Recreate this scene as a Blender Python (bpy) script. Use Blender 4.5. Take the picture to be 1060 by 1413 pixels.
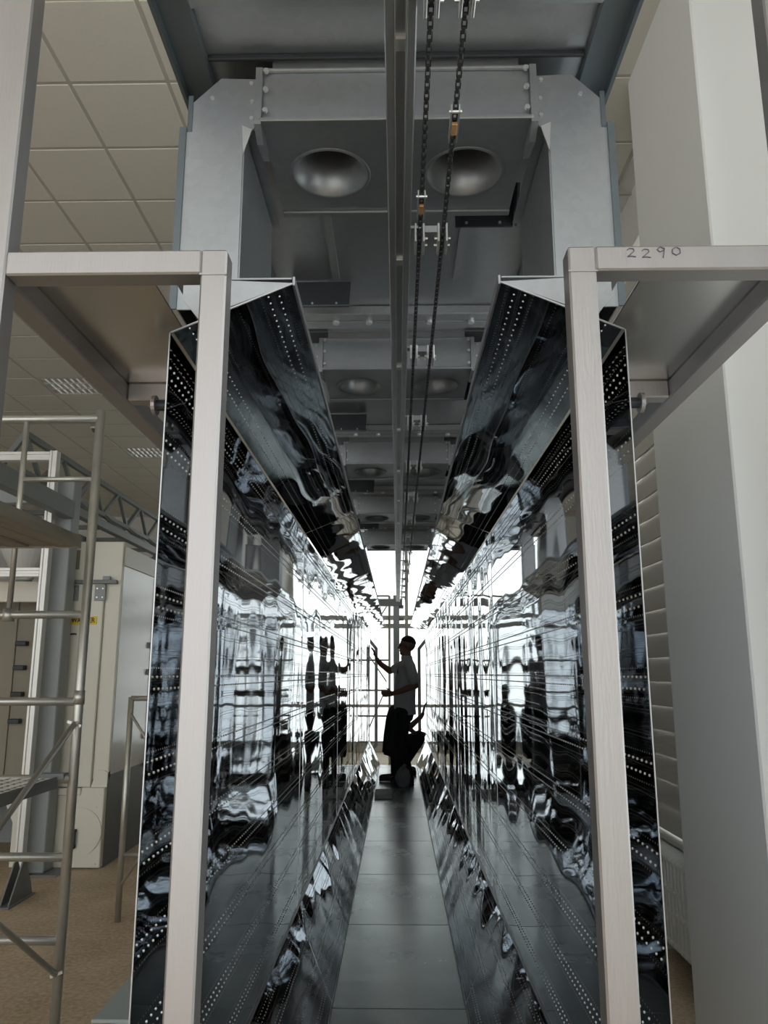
import bpy, math, random
from mathutils import Vector, Matrix
random.seed(7)
S = bpy.context.scene
C = S.collection
for o in list(bpy.data.objects):
    bpy.data.objects.remove(o)

# ------------------------------------------------------------ camera, world, exposure
ZC = 1.63                                   # eye height above the hall floor
cam_d = bpy.data.cameras.new('camera')
cam = bpy.data.objects.new('camera', cam_d)
C.objects.link(cam)
S.camera = cam
cam_d.sensor_fit = 'VERTICAL'
cam_d.sensor_height = 36.0
cam_d.lens = 36.0 * 1085.0 / 1413.0
cam_d.clip_start = 0.05
cam.location = (0, 0, ZC)
cam.rotation_euler = (math.radians(90 + 11.64), 0, math.radians(0.98))

w = bpy.data.worlds.new('overcast'); S.world = w
w.use_nodes = True
bg = w.node_tree.nodes['Background']
bg.inputs[0].default_value = (0.97, 1.0, 1.0, 1)
bg.inputs[1].default_value = 1.0
S.view_settings.view_transform = 'Standard'
S.view_settings.look = 'None'
S.view_settings.gamma = 1
S.view_settings.use_curve_mapping = False
S.view_settings.exposure = 1.05

# ------------------------------------------------------------ materials
def nodes(name):
    m = bpy.data.materials.new(name); m.use_nodes = True
    nt = m.node_tree
    return m, nt, nt.nodes['Principled BSDF']

def mth(nt, op, a, b=None, c=None):
    n = nt.nodes.new('ShaderNodeMath'); n.operation = op
    for i, v in enumerate((a, b, c)):
        if v is None: continue
        if isinstance(v, (int, float)): n.inputs[i].default_value = v
        else: nt.links.new(v, n.inputs[i])
    return n.outputs[0]

def mat(name, col, rough=.5, metal=0., var=.08, scale=6., bump=0., bscale=None, rvar=0., stretch=None, spec=None):
    """principled material with noise-driven colour variation and relief"""
    m, nt, b = nodes(name)
    tc = nt.nodes.new('ShaderNodeTexCoord')
    src = tc.outputs['Object']
    if stretch:
        mp = nt.nodes.new('ShaderNodeMapping'); nt.links.new(src, mp.inputs[0])
        mp.inputs['Scale'].default_value = stretch; src = mp.outputs[0]
    n = nt.nodes.new('ShaderNodeTexNoise'); nt.links.new(src, n.inputs['Vector'])
    n.inputs['Scale'].default_value = scale; n.inputs['Detail'].default_value = 5
    mx = nt.nodes.new('ShaderNodeMix'); mx.data_type = 'RGBA'
    nt.links.new(n.outputs['Fac'], mx.inputs[0])
    mx.inputs[6].default_value = tuple(max(0, c * (1 - var)) for c in col) + (1,)
    mx.inputs[7].default_value = tuple(min(1, c * (1 + var)) for c in col) + (1,)
    nt.links.new(mx.outputs[2], b.inputs['Base Color'])
    b.inputs['Roughness'].default_value = rough
    b.inputs['Metallic'].default_value = metal
    if spec is not None: b.inputs['Specular IOR Level'].default_value = spec
    if rvar:
        r = mth(nt, 'MULTIPLY_ADD', n.outputs['Fac'], rvar * 2, rough - rvar)
        nt.links.new(r, b.inputs['Roughness'])
    if bump:
        n2 = nt.nodes.new('ShaderNodeTexNoise'); nt.links.new(src, n2.inputs['Vector'])
        n2.inputs['Scale'].default_value = bscale or scale * 4
        n2.inputs['Detail'].default_value = 3
        bp = nt.nodes.new('ShaderNodeBump'); bp.inputs['Distance'].default_value = bump
        bp.inputs['Strength'].default_value = 1
        nt.links.new(n2.outputs['Fac'], bp.inputs['Height'])
        nt.links.new(bp.outputs[0], b.inputs['Normal'])
    return m

def galv(name, col, rough):
    m, nt, b = nodes(name)
    tc = nt.nodes.new('ShaderNodeTexCoord')
    v = nt.nodes.new('ShaderNodeTexVoronoi'); v.inputs['Scale'].default_value = 60
    nt.links.new(tc.outputs['Object'], v.inputs['Vector'])
    n = nt.nodes.new('ShaderNodeTexNoise'); n.inputs['Scale'].default_value = 5; n.inputs['Detail'].default_value = 4
    nt.links.new(tc.outputs['Object'], n.inputs['Vector'])
    sp = nt.nodes.new('ShaderNodeSeparateColor'); nt.links.new(v.outputs['Color'], sp.inputs[0])
    f = mth(nt, 'MULTIPLY_ADD', sp.outputs[0], .22, mth(nt, 'MULTIPLY', n.outputs['Fac'], .5))
    mx = nt.nodes.new('ShaderNodeMix'); mx.data_type = 'RGBA'
    nt.links.new(f, mx.inputs[0])
    mx.inputs[6].default_value = tuple(c * .82 for c in col) + (1,)
    mx.inputs[7].default_value = tuple(min(1, c * 1.12) for c in col) + (1,)
    nt.links.new(mx.outputs[2], b.inputs['Base Color'])
    b.inputs['Metallic'].default_value = .85
    nt.links.new(mth(nt, 'MULTIPLY_ADD', f, .08, rough - .03), b.inputs['Roughness'])
    return m

def mirror(name, rows, pitch, period, offs, rad, wav, wscale, tint=(.47, .50, .54), stretch=(1, 1, 1), small=True):
    """mirror-polished stainless sheet (UV in metres) with rows of punched through holes and a buckled surface"""
    m, nt, b = nodes(name)
    b.inputs['Base Color'].default_value = tint + (1,)
    b.inputs['Metallic'].default_value = 1
    b.inputs['Roughness'].default_value = .025
    uv = nt.nodes.new('ShaderNodeUVMap')
    sx = nt.nodes.new('ShaderNodeSeparateXYZ'); nt.links.new(uv.outputs[0], sx.inputs[0])
    U, V = sx.outputs[0], sx.outputs[1]
    masks = []
    vm = mth(nt, 'FLOORED_MODULO', mth(nt, 'SUBTRACT', V, offs), period)
    def row(vv, pit, sh, r):
        um = mth(nt, 'SUBTRACT', mth(nt, 'FLOORED_MODULO', mth(nt, 'ADD', U, sh), pit), pit / 2)
        dv = mth(nt, 'SUBTRACT', vm, vv)
        d = mth(nt, 'ADD', mth(nt, 'MULTIPLY', um, um), mth(nt, 'MULTIPLY', dv, dv))
        return mth(nt, 'LESS_THAN', d, r * r)
    if small:
        for vv in (rows[0] - .015, rows[-1] + .015):
            masks.append(row(vv, pitch * .5, 0, rad * .42))
    hole = masks[0]
    for k in masks[1:]: hole = mth(nt, 'MAXIMUM', hole, k)
    # sheet buckling
    oi = nt.nodes.new('ShaderNodeObjectInfo')
    tc = nt.nodes.new('ShaderNodeTexCoord')
    mp = nt.nodes.new('ShaderNodeMapping'); nt.links.new(tc.outputs['Object'], mp.inputs[0])
    mp.inputs['Scale'].default_value = stretch
    cx = nt.nodes.new('ShaderNodeCombineXYZ')
    nt.links.new(mth(nt, 'MULTIPLY', oi.outputs['Random'], 37.), cx.inputs[0])
    nt.links.new(cx.outputs[0], mp.inputs['Location'])
    n = nt.nodes.new('ShaderNodeTexNoise'); nt.links.new(mp.outputs[0], n.inputs['Vector'])
    n.inputs['Scale'].default_value = wscale; n.inputs['Detail'].default_value = .9
    n.inputs['Roughness'].default_value = .45
    bp = nt.nodes.new('ShaderNodeBump'); bp.inputs['Strength'].default_value = 1
    bp.inputs['Distance'].default_value = wav
    nt.links.new(n.outputs['Fac'], bp.inputs['Height'])
    nt.links.new(bp.outputs[0], b.inputs['Normal'])
    tr = nt.nodes.new('ShaderNodeBsdfTransparent')
    ms = nt.nodes.new('ShaderNodeMixShader')
    nt.links.new(hole, ms.inputs[0]); nt.links.new(b.outputs[0], ms.inputs[1]); nt.links.new(tr.outputs[0], ms.inputs[2])
    nt.links.new(ms.outputs[0], nt.nodes['Material Output'].inputs['Surface'])
    return m

def glass(name):
    m, nt, b = nodes(name)
    tr = nt.nodes.new('ShaderNodeBsdfTransparent'); tr.inputs[0].default_value = (.96, .98, .97, 1)
    gl = nt.nodes.new('ShaderNodeBsdfGlossy'); gl.inputs['Roughness'].default_value = .02
    fr = nt.nodes.new('ShaderNodeFresnel'); fr.inputs[0].default_value = 1.25
    ms = nt.nodes.new('ShaderNodeMixShader')
    nt.links.new(fr.outputs[0], ms.inputs[0]); nt.links.new(tr.outputs[0], ms.inputs[1]); nt.links.new(gl.outputs[0], ms.inputs[2])
    nt.links.new(ms.outputs[0], nt.nodes['Material Output'].inputs['Surface'])
    return m

M = {}
M['steel'] = mat('brushed_stainless', (.44, .42, .418), .46, .9, .07, 4, .0004, 40, .06, stretch=(6, 6, .7))
M['sheet'] = mat('satin_stainless_sheet', (.80, .79, .76), .24, 1., .04, 3, .0006, 2.5)
M['galv'] = galv('galvanised_sheet', (.46, .485, .505), .46)
M['galv_dark'] = galv('galvanised_sheet_dull', (.46, .485, .505), .42)
M['roof'] = galv('galvanised_roof', (.46, .485, .505), .34)
M['beam_dark'] = mat('dark_beam_steel', (.16, .19, .21), .42, .6, .15, 7)
M['black'] = mat('black_plate', (.035, .042, .05), .5, .1, .2, 10)
M['zinc'] = mat('zinc_fitting', (.74, .75, .74), .35, .8, .1, 40)
M['chain'] = mat('oiled_chain', (.07, .07, .075), .45, .6, .3, 50)
M['brass'] = mat('brass_roller', (.75, .45, .22), .4, .6, .1, 40)
M['rail'] = mat('conveyor_rail', (.50, .51, .52), .38, .85, .12, 8, stretch=(20, 1, 20))
M['wall_m'] = mirror('mirror_wall_sheet', (.058, .078), .025, .137, .025, .0036, .013, 1.5, stretch=(1, 1, .6))
M['wall_m2'] = mirror('mirror_wall_sheet_buckled', (.058, .078), .025, .137, .025, .0036, .016, 2.6, stretch=(1, 1, .3))
M['up_m'] = mirror('mirror_upper_sheet', (.03, .05), .025, .095, .0, .0033, .012, 1.6)
M['low_m'] = mirror('mirror_lower_sheet', (.03, .047), .022, .095, .0, .003, .034, 1.5)
M['stud'] = mat('backlit_hole_stand_in', (.88, .89, .90), .3, 1., .02, 20)  # bright metal in place of light shining through the punched holes
M['edge'] = mat('cut_sheet_edge', (.50, .51, .52), .4, .9, .05, 20)
M['tfloor'] = mat('tunnel_floor_steel', (.27, .31, .315), .24, .5, .4, 2.2, .0015, 5, .1)
M['white'] = mat('white_wall_paint', (.80, .79, .75), .6, 0, .03, 2)
M['column'] = mat('column_paint', (.88, .885, .88), .55, 0, .03, 1.5)
M['frame_w'] = mat('white_window_frame', (.62, .63, .62), .45, 0, .04, 8)
M['tile'] = mat('ceiling_tile', (.72, .69, .62), .85, 0, .04, 60, .0015, 180)
M['tbar'] = mat('ceiling_grid_bar', (.50, .47, .42), .6, 0, .04, 10)
M['lamp'] = mat('lamp_louvre_aluminium', (.75, .74, .70), .35, .6, .05, 10)
M['lampin'] = mat('lamp_trough', (.70, .69, .65), .6, 0, .05, 10)
M['scaf'] = mat('galvanised_scaffold_tube', (.55, .54, .50), .38, .8, .2, 12)
M['plank'] = mat('weathered_deck', (.30, .27, .22), .65, .1, .45, 3, .003, 9, stretch=(8, .7, 8))
M['alu'] = mat('aluminium_profile', (.80, .80, .78), .42, .5, .04, 6)
M['gpaint'] = mat('grey_paint_steel', (.30, .325, .33), .5, .1, .06, 5)
M['gpaint_d'] = mat('dark_grey_paint_steel', (.20, .215, .215), .5, .1, .08, 5)
M['cream'] = mat('cream_enamel', (.80, .77, .68), .4, 0, .03, 3)
M['cream2'] = mat('cream_enamel_side', (.72, .71, .68), .18, 0, .05, 2)
M['brown'] = mat('taupe_booth_panel', (.30, .27, .215), .6, 0, .06, 3)
M['dgrey'] = mat('dark_grey_panel', (.13, .135, .13), .45, .2, .1, 4)
M['yellow'] = mat('yellow_sign', (.85, .60, .04), .5, 0, .02, 5)
M['ink'] = mat('black_ink', (.03, .03, .03), .6, 0, .1, 20)
M['marker'] = mat('marker_ink', (.12, .11, .14), .6, 0, .1, 60)
M['rad'] = mat('radiator_enamel', (.82, .83, .80), .35, 0, .03, 6)
M['blind'] = mat('blind_fabric', (.62, .59, .55), .8, 0, .06, 6)
M['bluegrey'] = mat('blue_grey_steel', (.38, .44, .45), .45, .2, .06, 5)
M['skin'] = mat('skin', (.36, .22, .16), .55, 0, .1, 20)
M['hair'] = mat('short_black_hair', (.02, .018, .018), .7, 0, .3, 90, .002, 300)
M['shirt'] = mat('pale_polo_cotton', (.80, .83, .86), .85, 0, .06, 14, .004, 22)
M['trous'] = mat('dark_trousers_cloth', (.03, .033, .042), .85, 0, .2, 12, .006, 16)
M['shoe'] = mat('dark_shoe', (.03, .03, .03), .5, 0, .2, 20)
M['rag'] = mat('grey_cloth', (.34, .36, .38), .85, 0, .3, 14, .02, 14)
M['paper'] = mat('white_board_card', (.72, .72, .70), .7, 0, .05, 8)
M['glass'] = glass('window_glass')

def floor_mat():
    m, nt, b = nodes('beige_speckled_floor')
    tc = nt.nodes.new('ShaderNodeTexCoord')
    def noise(s, d):
        n = nt.nodes.new('ShaderNodeTexNoise'); n.inputs['Scale'].default_value = s; n.inputs['Detail'].default_value = d
        nt.links.new(tc.outputs['Object'], n.inputs['Vector']); return n.outputs['Fac']
    r = nt.nodes.new('ShaderNodeValToRGB')
    r.color_ramp.elements[0].position = .36; r.color_ramp.elements[0].color = (.42, .31, .20, 1)
    r.color_ramp.elements[1].position = .62; r.color_ramp.elements[1].color = (.66, .53, .38, 1)
    f = mth(nt, 'ADD', mth(nt, 'MULTIPLY', noise(38, 6), .6), mth(nt, 'MULTIPLY', noise(2.5, 4), .4))
    nt.links.new(f, r.inputs[0]); nt.links.new(r.outputs[0], b.inputs['Base Color'])
    b.inputs['Roughness'].default_value = .6
    return m
M['floor'] = floor_mat()

# ------------------------------------------------------------ mesh helpers
class MB:
    def __init__(s): s.v = []; s.f = []; s.uv = {}
    def add(s, vs, fs):
        o = len(s.v); s.v += [tuple(p) for p in vs]; s.f += [tuple(i + o for i in f) for f in fs]; return s
    def box(s, x0, x1, y0, y1, z0, z1):
        vs = [(x, y, z) for x in (x0, x1) for y in (y0, y1) for z in (z0, z1)]
        return s.add(vs, [(0, 1, 3, 2), (4, 6, 7, 5), (0, 4, 5, 1), (2, 3, 7, 6), (0, 2, 6, 4), (1, 5, 7, 3)])
    def cbox(s, x0, x1, y0, y1, z0, z1, c=.004):
        """box with chamfered edges"""
        P = {}
        vs = []
        for i, x in enumerate((x0, x1)):
            for j, y in enumerate((y0, y1)):
                for k, z in enumerate((z0, z1)):
                    dx, dy, dz = (c, -c)[i], (c, -c)[j], (c, -c)[k]
                    P[i, j, k, 0] = len(vs); vs.append((x, y + dy, z + dz))
                    P[i, j, k, 1] = len(vs); vs.append((x + dx, y, z + dz))
                    P[i, j, k, 2] = len(vs); vs.append((x + dx, y + dy, z))
        fs = []
        for i in (0, 1):
            q = [P[i, 0, 0, 0], P[i, 0, 1, 0], P[i, 1, 1, 0], P[i, 1, 0, 0]]; fs.append(q if i == 0 else q[::-1])
            q = [P[0, i, 0, 1], P[1, i, 0, 1], P[1, i, 1, 1], P[0, i, 1, 1]]; fs.append(q if i == 0 else q[::-1])
            q = [P[0, 0, i, 2], P[0, 1, i, 2], P[1, 1, i, 2], P[1, 0, i, 2]]; fs.append(q if i == 0 else q[::-1])
        for a in (0, 1):
            for b in (0, 1):
                fs.append((P[a, b, 0, 0], P[a, b, 1, 0], P[a, b, 1, 1], P[a, b, 0, 1]))
                fs.append((P[a, 0, b, 0], P[a, 1, b, 0], P[a, 1, b, 2], P[a, 0, b, 2]))
                fs.append((P[0, a, b, 1], P[1, a, b, 1], P[1, a, b, 2], P[0, a, b, 2]))
                for k in (0, 1): fs.append((P[a, b, k, 0], P[a, b, k, 1], P[a, b, k, 2]))
        return s.add(vs, fs)
    def bar(s, p0, p1, wx, wz, up=(0, 0, 1)):
        """rectangular bar between two points"""
        p0, p1 = Vector(p0), Vector(p1); d = (p1 - p0).normalized()
        u = Vector(up)
        if abs(d.dot(u)) > .99: u = Vector((1, 0, 0))
        a = d.cross(u).normalized(); b = a.cross(d).normalized()
        vs = []
        for p in (p0, p1):
            for i, j in ((-1, -1), (1, -1), (1, 1), (-1, 1)): vs.append(p + a * (i * wx / 2) + b * (j * wz / 2))
        return s.add(vs, [(3, 2, 1, 0), (4, 5, 6, 7), (0, 1, 5, 4), (1, 2, 6, 5), (2, 3, 7, 6), (3, 0, 4, 7)])
    def tube(s, p0, p1, r0, r1=None, n=12, caps=True):
        r1 = r0 if r1 is None else r1
        p0, p1 = Vector(p0), Vector(p1); d = (p1 - p0).normalized()
        u = Vector((0, 0, 1)) if abs(d.z) < .9 else Vector((1, 0, 0))
        a = d.cross(u).normalized(); b = d.cross(a)
        vs = [p + (a * math.cos(t) + b * math.sin(t)) * r for p, r in ((p0, r0), (p1, r1)) for t in [2 * math.pi * i / n for i in range(n)]]
        fs = [(i, i + n, (i + 1) % n + n, (i + 1) % n) for i in range(n)]
        if caps: fs += [tuple(range(n)), tuple(range(2 * n - 1, n - 1, -1))]
        return s.add(vs, fs)
    def capsule(s, p0, p1, r0, r1, n=10, k=4):
        p0, p1 = Vector(p0), Vector(p1); d = p1 - p0
        L = d.length or 1e-6; d = d / L
        u = Vector((0, 0, 1)) if abs(d.z) < .9 else Vector((1, 0, 0))
        a = d.cross(u).normalized(); b = d.cross(a)
        rings = []
        for i in range(1, k + 1):
            t = math.pi / 2 * (1 - i / k); rings.append((p0 - d * (r0 * math.sin(t)), r0 * math.cos(t)))
        for i in range(0, k):
            t = math.pi / 2 * i / k; rings.append((p1 + d * (r1 * math.sin(t)), r1 * math.cos(t)))
        vs = [p0 - d * r0]
        for c, r in rings: vs += [c + (a * math.cos(2 * math.pi * i / n) + b * math.sin(2 * math.pi * i / n)) * r for i in range(n)]
        vs.append(p1 + d * r1)
        fs = [(0, 1 + i, 1 + (i + 1) % n) for i in range(n)]
        R = len(rings)
        for q in range(R - 1):
            for i in range(n):
                A, B = 1 + q * n, 1 + (q + 1) * n
                fs.append((A + i, B + i, B + (i + 1) % n, A + (i + 1) % n))
        e = len(vs) - 1; A = 1 + (R - 1) * n
        fs += [(A + i, e, A + (i + 1) % n) for i in range(n)]
        return s.add(vs, fs)
    def ell(s, c, r, n=16, k=10):
        vs = []; fs = []
        for j in range(k + 1):
            th = math.pi * j / k
            for i in range(n):
                ph = 2 * math.pi * i / n
                vs.append((c[0] + r[0] * math.sin(th) * math.cos(ph), c[1] + r[1] * math.sin(th) * math.sin(ph), c[2] + r[2] * math.cos(th)))
        for j in range(k):
            for i in range(n):
                fs.append((j * n + i, (j + 1) * n + i, (j + 1) * n + (i + 1) % n, j * n + (i + 1) % n))
        return s.add(vs, fs)
    def loft(s, secs, n=16):
        """closed loft of elliptical sections (centre, rx, ry)"""
        vs = []; fs = []
        for c, rx, ry in secs:
            for i in range(n):
                t = 2 * math.pi * i / n
                vs.append((c[0] + rx * math.cos(t), c[1] + ry * math.sin(t), c[2]))
        for q in range(len(secs) - 1):
            for i in range(n):
                fs.append((q * n + i, q * n + (i + 1) % n, (q + 1) * n + (i + 1) % n, (q + 1) * n + i))
        fs += [tuple(range(n - 1, -1, -1)), tuple(range((len(secs) - 1) * n, len(secs) * n))]
        return s.add(vs, fs)
    def prism(s, poly, y0, y1):
        """polygon in x,z extruded along y"""
        n = len(poly)
        vs = [(x, y0, z) for x, z in poly] + [(x, y1, z) for x, z in poly]
        return s.add(vs, [tuple(range(n)), tuple(range(2 * n - 1, n - 1, -1))] + [(i, i + n, (i + 1) % n + n, (i + 1) % n) for i in range(n)])
    def prism_x(s, poly, x0, x1):
        n = len(poly)
        vs = [(x0, y, z) for y, z in poly] + [(x1, y, z) for y, z in poly]
        return s.add(vs, [tuple(range(n)), tuple(range(2 * n - 1, n - 1, -1))] + [(i, i + n, (i + 1) % n + n, (i + 1) % n) for i in range(n)])
    def mesh(s, name, m, smooth=False):
        me = bpy.data.meshes.new(name); me.from_pydata(s.v, [], s.f)
        if m: me.materials.append(m)
        import bmesh
        b = bmesh.new(); b.from_mesh(me); bmesh.ops.recalc_face_normals(b, faces=b.faces); b.to_mesh(me); b.free()
        if smooth: me.polygons.foreach_set('use_smooth', [True] * len(me.polygons))
        return me

def link(name, me, parent=None, loc=(0, 0, 0)):
    o = bpy.data.objects.new(name, me); C.objects.link(o); o.location = loc
    if parent: o.parent = parent
    return o
def obj(name, mb, m, parent=None, smooth=False, loc=(0, 0, 0)):
    return link(name, mb.mesh(name, M[m] if isinstance(m, str) else m, smooth), parent, loc)
def tag(o, label, cat, group=None):
    o['label'] = label; o['category'] = cat
    if group: o['group'] = group
    return o
def thing(name, label, cat, loc=(0, 0, 0), group=None):
    o = bpy.data.objects.new(name, None); C.objects.link(o); o.location = loc; o.empty_display_size = .1
    return tag(o, label, cat, group)
def struct(o): o['kind'] = 'structure'; return o
def dup(root, loc, label=None):
    r = root.copy(); C.objects.link(r); r.location = loc
    if label: r['label'] = label
    for ch in list(root.children):
        c = ch.copy(); C.objects.link(c); c.parent = r
        for g in list(ch.children):
            d = g.copy(); C.objects.link(d); d.parent = c
    return r
ORD = ['first', 'second', 'third', 'fourth', 'fifth', 'sixth', 'seventh', 'eighth', 'ninth', 'tenth', 'eleventh', 'twelfth', 'thirteenth', 'fourteenth', 'fifteenth']
SIDE = {-1: 'scaffold side', 1: 'radiator side'}

# ------------------------------------------------------------ the hall
XR = 1.75; YB = 17.5; H = 5.12
struct(obj('floor', MB().box(-10, XR + .4, -5, YB + .3, -.12, 0), 'floor'))
ceil = struct(obj('ceiling', MB().box(-10, XR + .3, -5, YB + .3, H + .02, H + .2), 'white'))
T = .597; X0 = -1.967; Y0t = 4.085
tile_me = MB().cbox(-T / 2 + .012, T / 2 - .012, -T / 2 + .012, T / 2 - .012, -.006, .02, .004).mesh('ceiling_tile', M['tile'])
rest = MB()
lamp_cells = {(-4, 8), (-3, 8), (-4, 13), (-3, 13)}
grid = MB()
nx0, nx1, ny0, ny1 = -13, 6, -15, 22
for i in range(nx0, nx1 + 1):
    x = X0 + i * T
    grid.box(x - .0125, x + .0125, -5, YB, H - .002, H + .022)
for j in range(ny0, ny1 + 1):
    y = Y0t + j * T
    grid.box(-9.9, XR + .2, y - .0125, y + .0125, H - .0015, H + .022)
g = obj('ceiling_grid', grid, 'tbar', ceil); 
for i in range(nx0, nx1):
    for j in range(ny0, ny1):
        if (i, j) in lamp_cells: continue
        x = X0 + (i + .5) * T; y = Y0t + (j + .5) * T
        if x > XR or y > YB: continue
        r = x / max(y, .1)
        if y > 3.5 and (-.60 < r < -.28 or (.26 < r < .45)):
            link('ceiling_tile', tile_me, ceil, (x, y, H))
        else:
            rest.box(x - T / 2 + .012, x + T / 2 - .012, y - T / 2 + .012, y + T / 2 - .012, H - .006, H + .02)
rt = obj('ceiling_tile_field', rest, 'tile', ceil); rt['kind'] = 'stuff'

def louvre_lamp(i0, i1, j, label):
    xa = X0 + i0 * T + .02; xb = X0 + (i1 + 1) * T - .02; ya = Y0t + j * T + .02; yb = ya + T - .04
    t = thing('louvre_ceiling_lamp', label, 'ceiling lamp', ((xa + xb) / 2, (ya + yb) / 2, H), 'louvred lamps in the tiled ceiling')
    hx = (xb - xa) / 2; hy = (yb - ya) / 2
    b = MB().box(-hx, hx, -hy, hy, .012, .06); obj('trough', b, 'lampin', t)
    b = MB()
    for a in (-1, 1):
        b.box(-hx, hx, a * hy - .012, a * hy + .012, -.006, .02); b.box(a * hx - .012, a * hx + .012, -hy, hy, -.006, .02)
    obj('frame', b, 'lamp', t)
    for k in (-1, 1): obj('spine', MB().box(-hx, hx, k * hy / 3 - .008, k * hy / 3 + .008, -.004, .018), 'lamp', t)
    n = 15
    me = MB().prism([(-.014, .016), (.014, .016), (.004, -.006), (-.004, -.006)], -hy, hy).mesh('louvre', M['lamp'])
    for k in range(1, n): link('louvre', me, t, (-hx + 2 * hx * k / n, 0, 0))
louvre_lamp(-4, -3, 8, 'louvred lamp in the tiled ceiling above the lattice truss')
louvre_lamp(-4, -3, 13, 'smaller looking louvred ceiling lamp above the truss end by the mirror panels')
sp = thing('smoke_detector', 'small dark round detector under the tiled ceiling between the lamps', 'detector', (-4.36, 10.8, H))
obj('base', MB().tube((0, 0, -.03), (0, 0, 0), .06, .07, 14), 'lampin', sp)
obj('head', MB().tube((0, 0, -.075), (0, 0, -.03), .025, .05, 14), 'dgrey', sp)

# walls, column, windows
WX0, WX1, WZ0, WZ1 = -2.6, 1.6, .12, 4.75
wb = MB()
wb.box(-10, WX0, YB, YB + .25, 0, H + .1).box(WX1, XR + .4, YB, YB + .25, 0, H + .1)
wb.box(WX0, WX1, YB, YB + .25, 0, WZ0).box(WX0, WX1, YB, YB + .25, WZ1, H + .1)
struct(obj('wall_back', wb, 'white'))
struct(obj('wall_left', MB().box(-10, -9.8, -5, YB, 0, H + .1), 'white'))
win = struct(obj('window_1', MB().box(WX0, WX1, YB + .06, YB + .14, WZ0, WZ0 + .08).box(WX0, WX1, YB + .06, YB + .14, WZ1 - .08, WZ1)
     .box(WX0, WX0 + .08, YB + .06, YB + .14, WZ0, WZ1).box(WX1 - .08, WX1, YB + .06, YB + .14, WZ0, WZ1), 'frame_w'))
cols = [WX0 + .08, -1.2, .2, WX1 - .08]; rws = [WZ0 + .08, .95, 2.72, WZ1 - .08]
for x in cols[1:-1]: obj('mullion', MB().box(x - .035, x + .035, YB + .05, YB + .13, WZ0, WZ1), 'frame_w', win)
obj('transom', MB().box(WX0, WX1, YB + .02, YB + .13, 2.62, 2.72).box(WX0, WX1, YB + .02, YB + .13, 2.80, 2.90), 'frame_w', win)
obj('transom', MB().box(WX0, WX1, YB + .05, YB + .13, .92, .98), 'frame_w', win)
for a, b in zip(cols[:-1], cols[1:]):
    for c, d in zip(rws[:-1], rws[1:]):
        obj('pane', MB().box(a, b, YB + .09, YB + .096, c, d), 'glass', win)

wr = MB()
def wall_r(y0, y1, z0, z1): wr.box(XR, XR + .25, y0, y1, z0, z1)
wall_r(-5, -1.6, 0, H + .1); wall_r(2.9, 4.3, 0, H + .1); wall_r(7.6, YB + .2, 0, H + .1)
for a, b in ((-1.6, 2.9), (4.3, 7.6)):
    wall_r(a, b, 0, .66); wall_r(a, b, 4.6, H + .1)
struct(obj('wall_right', wr, 'white'))
for k, (a, b) in enumerate(((-1.6, 2.9), (4.3, 7.6))):
    f = MB().box(XR + .1, XR + .17, a, b, .66, .74).box(XR + .1, XR + .17, a, b, 4.52, 4.6).box(XR + .1, XR + .17, a, a + .08, .66, 4.6).box(XR + .1, XR + .17, b - .08, b, .66, 4.6)
    wn = struct(obj(('window_right_offscreen', 'window_2')[k], f, 'frame_w'))
    m_ = (a + b) / 2
    obj('mullion', MB().box(XR + .1, XR + .17, m_ - .04, m_ + .04, .66, 4.6), 'frame_w', wn)
    for c, d in ((a + .08, m_ - .04), (m_ + .04, b - .08)):
        obj('pane', MB().box(XR + .13, XR + .136, c, d, .74, 4.52), 'glass', wn)
    obj('sill', MB().cbox(XR - .10, XR + .1, a - .04, b + .04, .62, .66, .006), 'white', wn)
col = struct(obj('wall_column', MB().cbox(1.40, XR + .02, 3.20, 4.15, 0, H + .02, .008), 'column'))
tr = struct(obj('trim_1', MB().cbox(1.52, 1.60, 3.165, 3.21, 0, 1.52, .008), 'white'))

# pleated blind and radiator at the window behind the column
bl = thing('window_blind', 'beige horizontal slat blind hanging in the window above the radiator', 'blind', (XR - .06, 5.9, 0))
slat = MB().prism([(-.012, -.078), (-.004, -.08), (.022, .074), (.014, .078)], -1.65, 1.65).mesh('slat', M['blind'])
for k in range(25): link('slat', slat, bl, (0, 0, .75 + k * .152))
obj('head_rail', MB().cbox(-.03, .03, -1.66, 1.66, 4.58, 4.64, .005), 'white', bl)
ra = thing('radiator', 'white column radiator standing on feet below the window blind', 'radiator', (XR - .14, 4.42, 0))
sec = MB()
for dx in (-.05, .05):
    sec.capsule((dx, 0, .16), (dx, 0, .57), .018, .018, 10, 3)
for z in (.14, .31, .43, .59): sec.capsule((-.05, 0, z), (.05, 0, z), .024, .024, 10, 3)
sme = sec.mesh('section', M['rad'], True)
for k in range(16): link('section', sme, ra, (0, k * .058, 0))
for k in (1, 14): obj('foot', MB().cbox(-.06, .06, k * .058 - .012, k * .058 + .012, 0, .14, .004), 'rad', ra)
obj('pipe', MB().tube((0, -.08, .14), (0, 0, .14), .013).tube((0, -.08, 0), (0, -.08, .14), .013), 'rad', ra, True)

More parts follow.
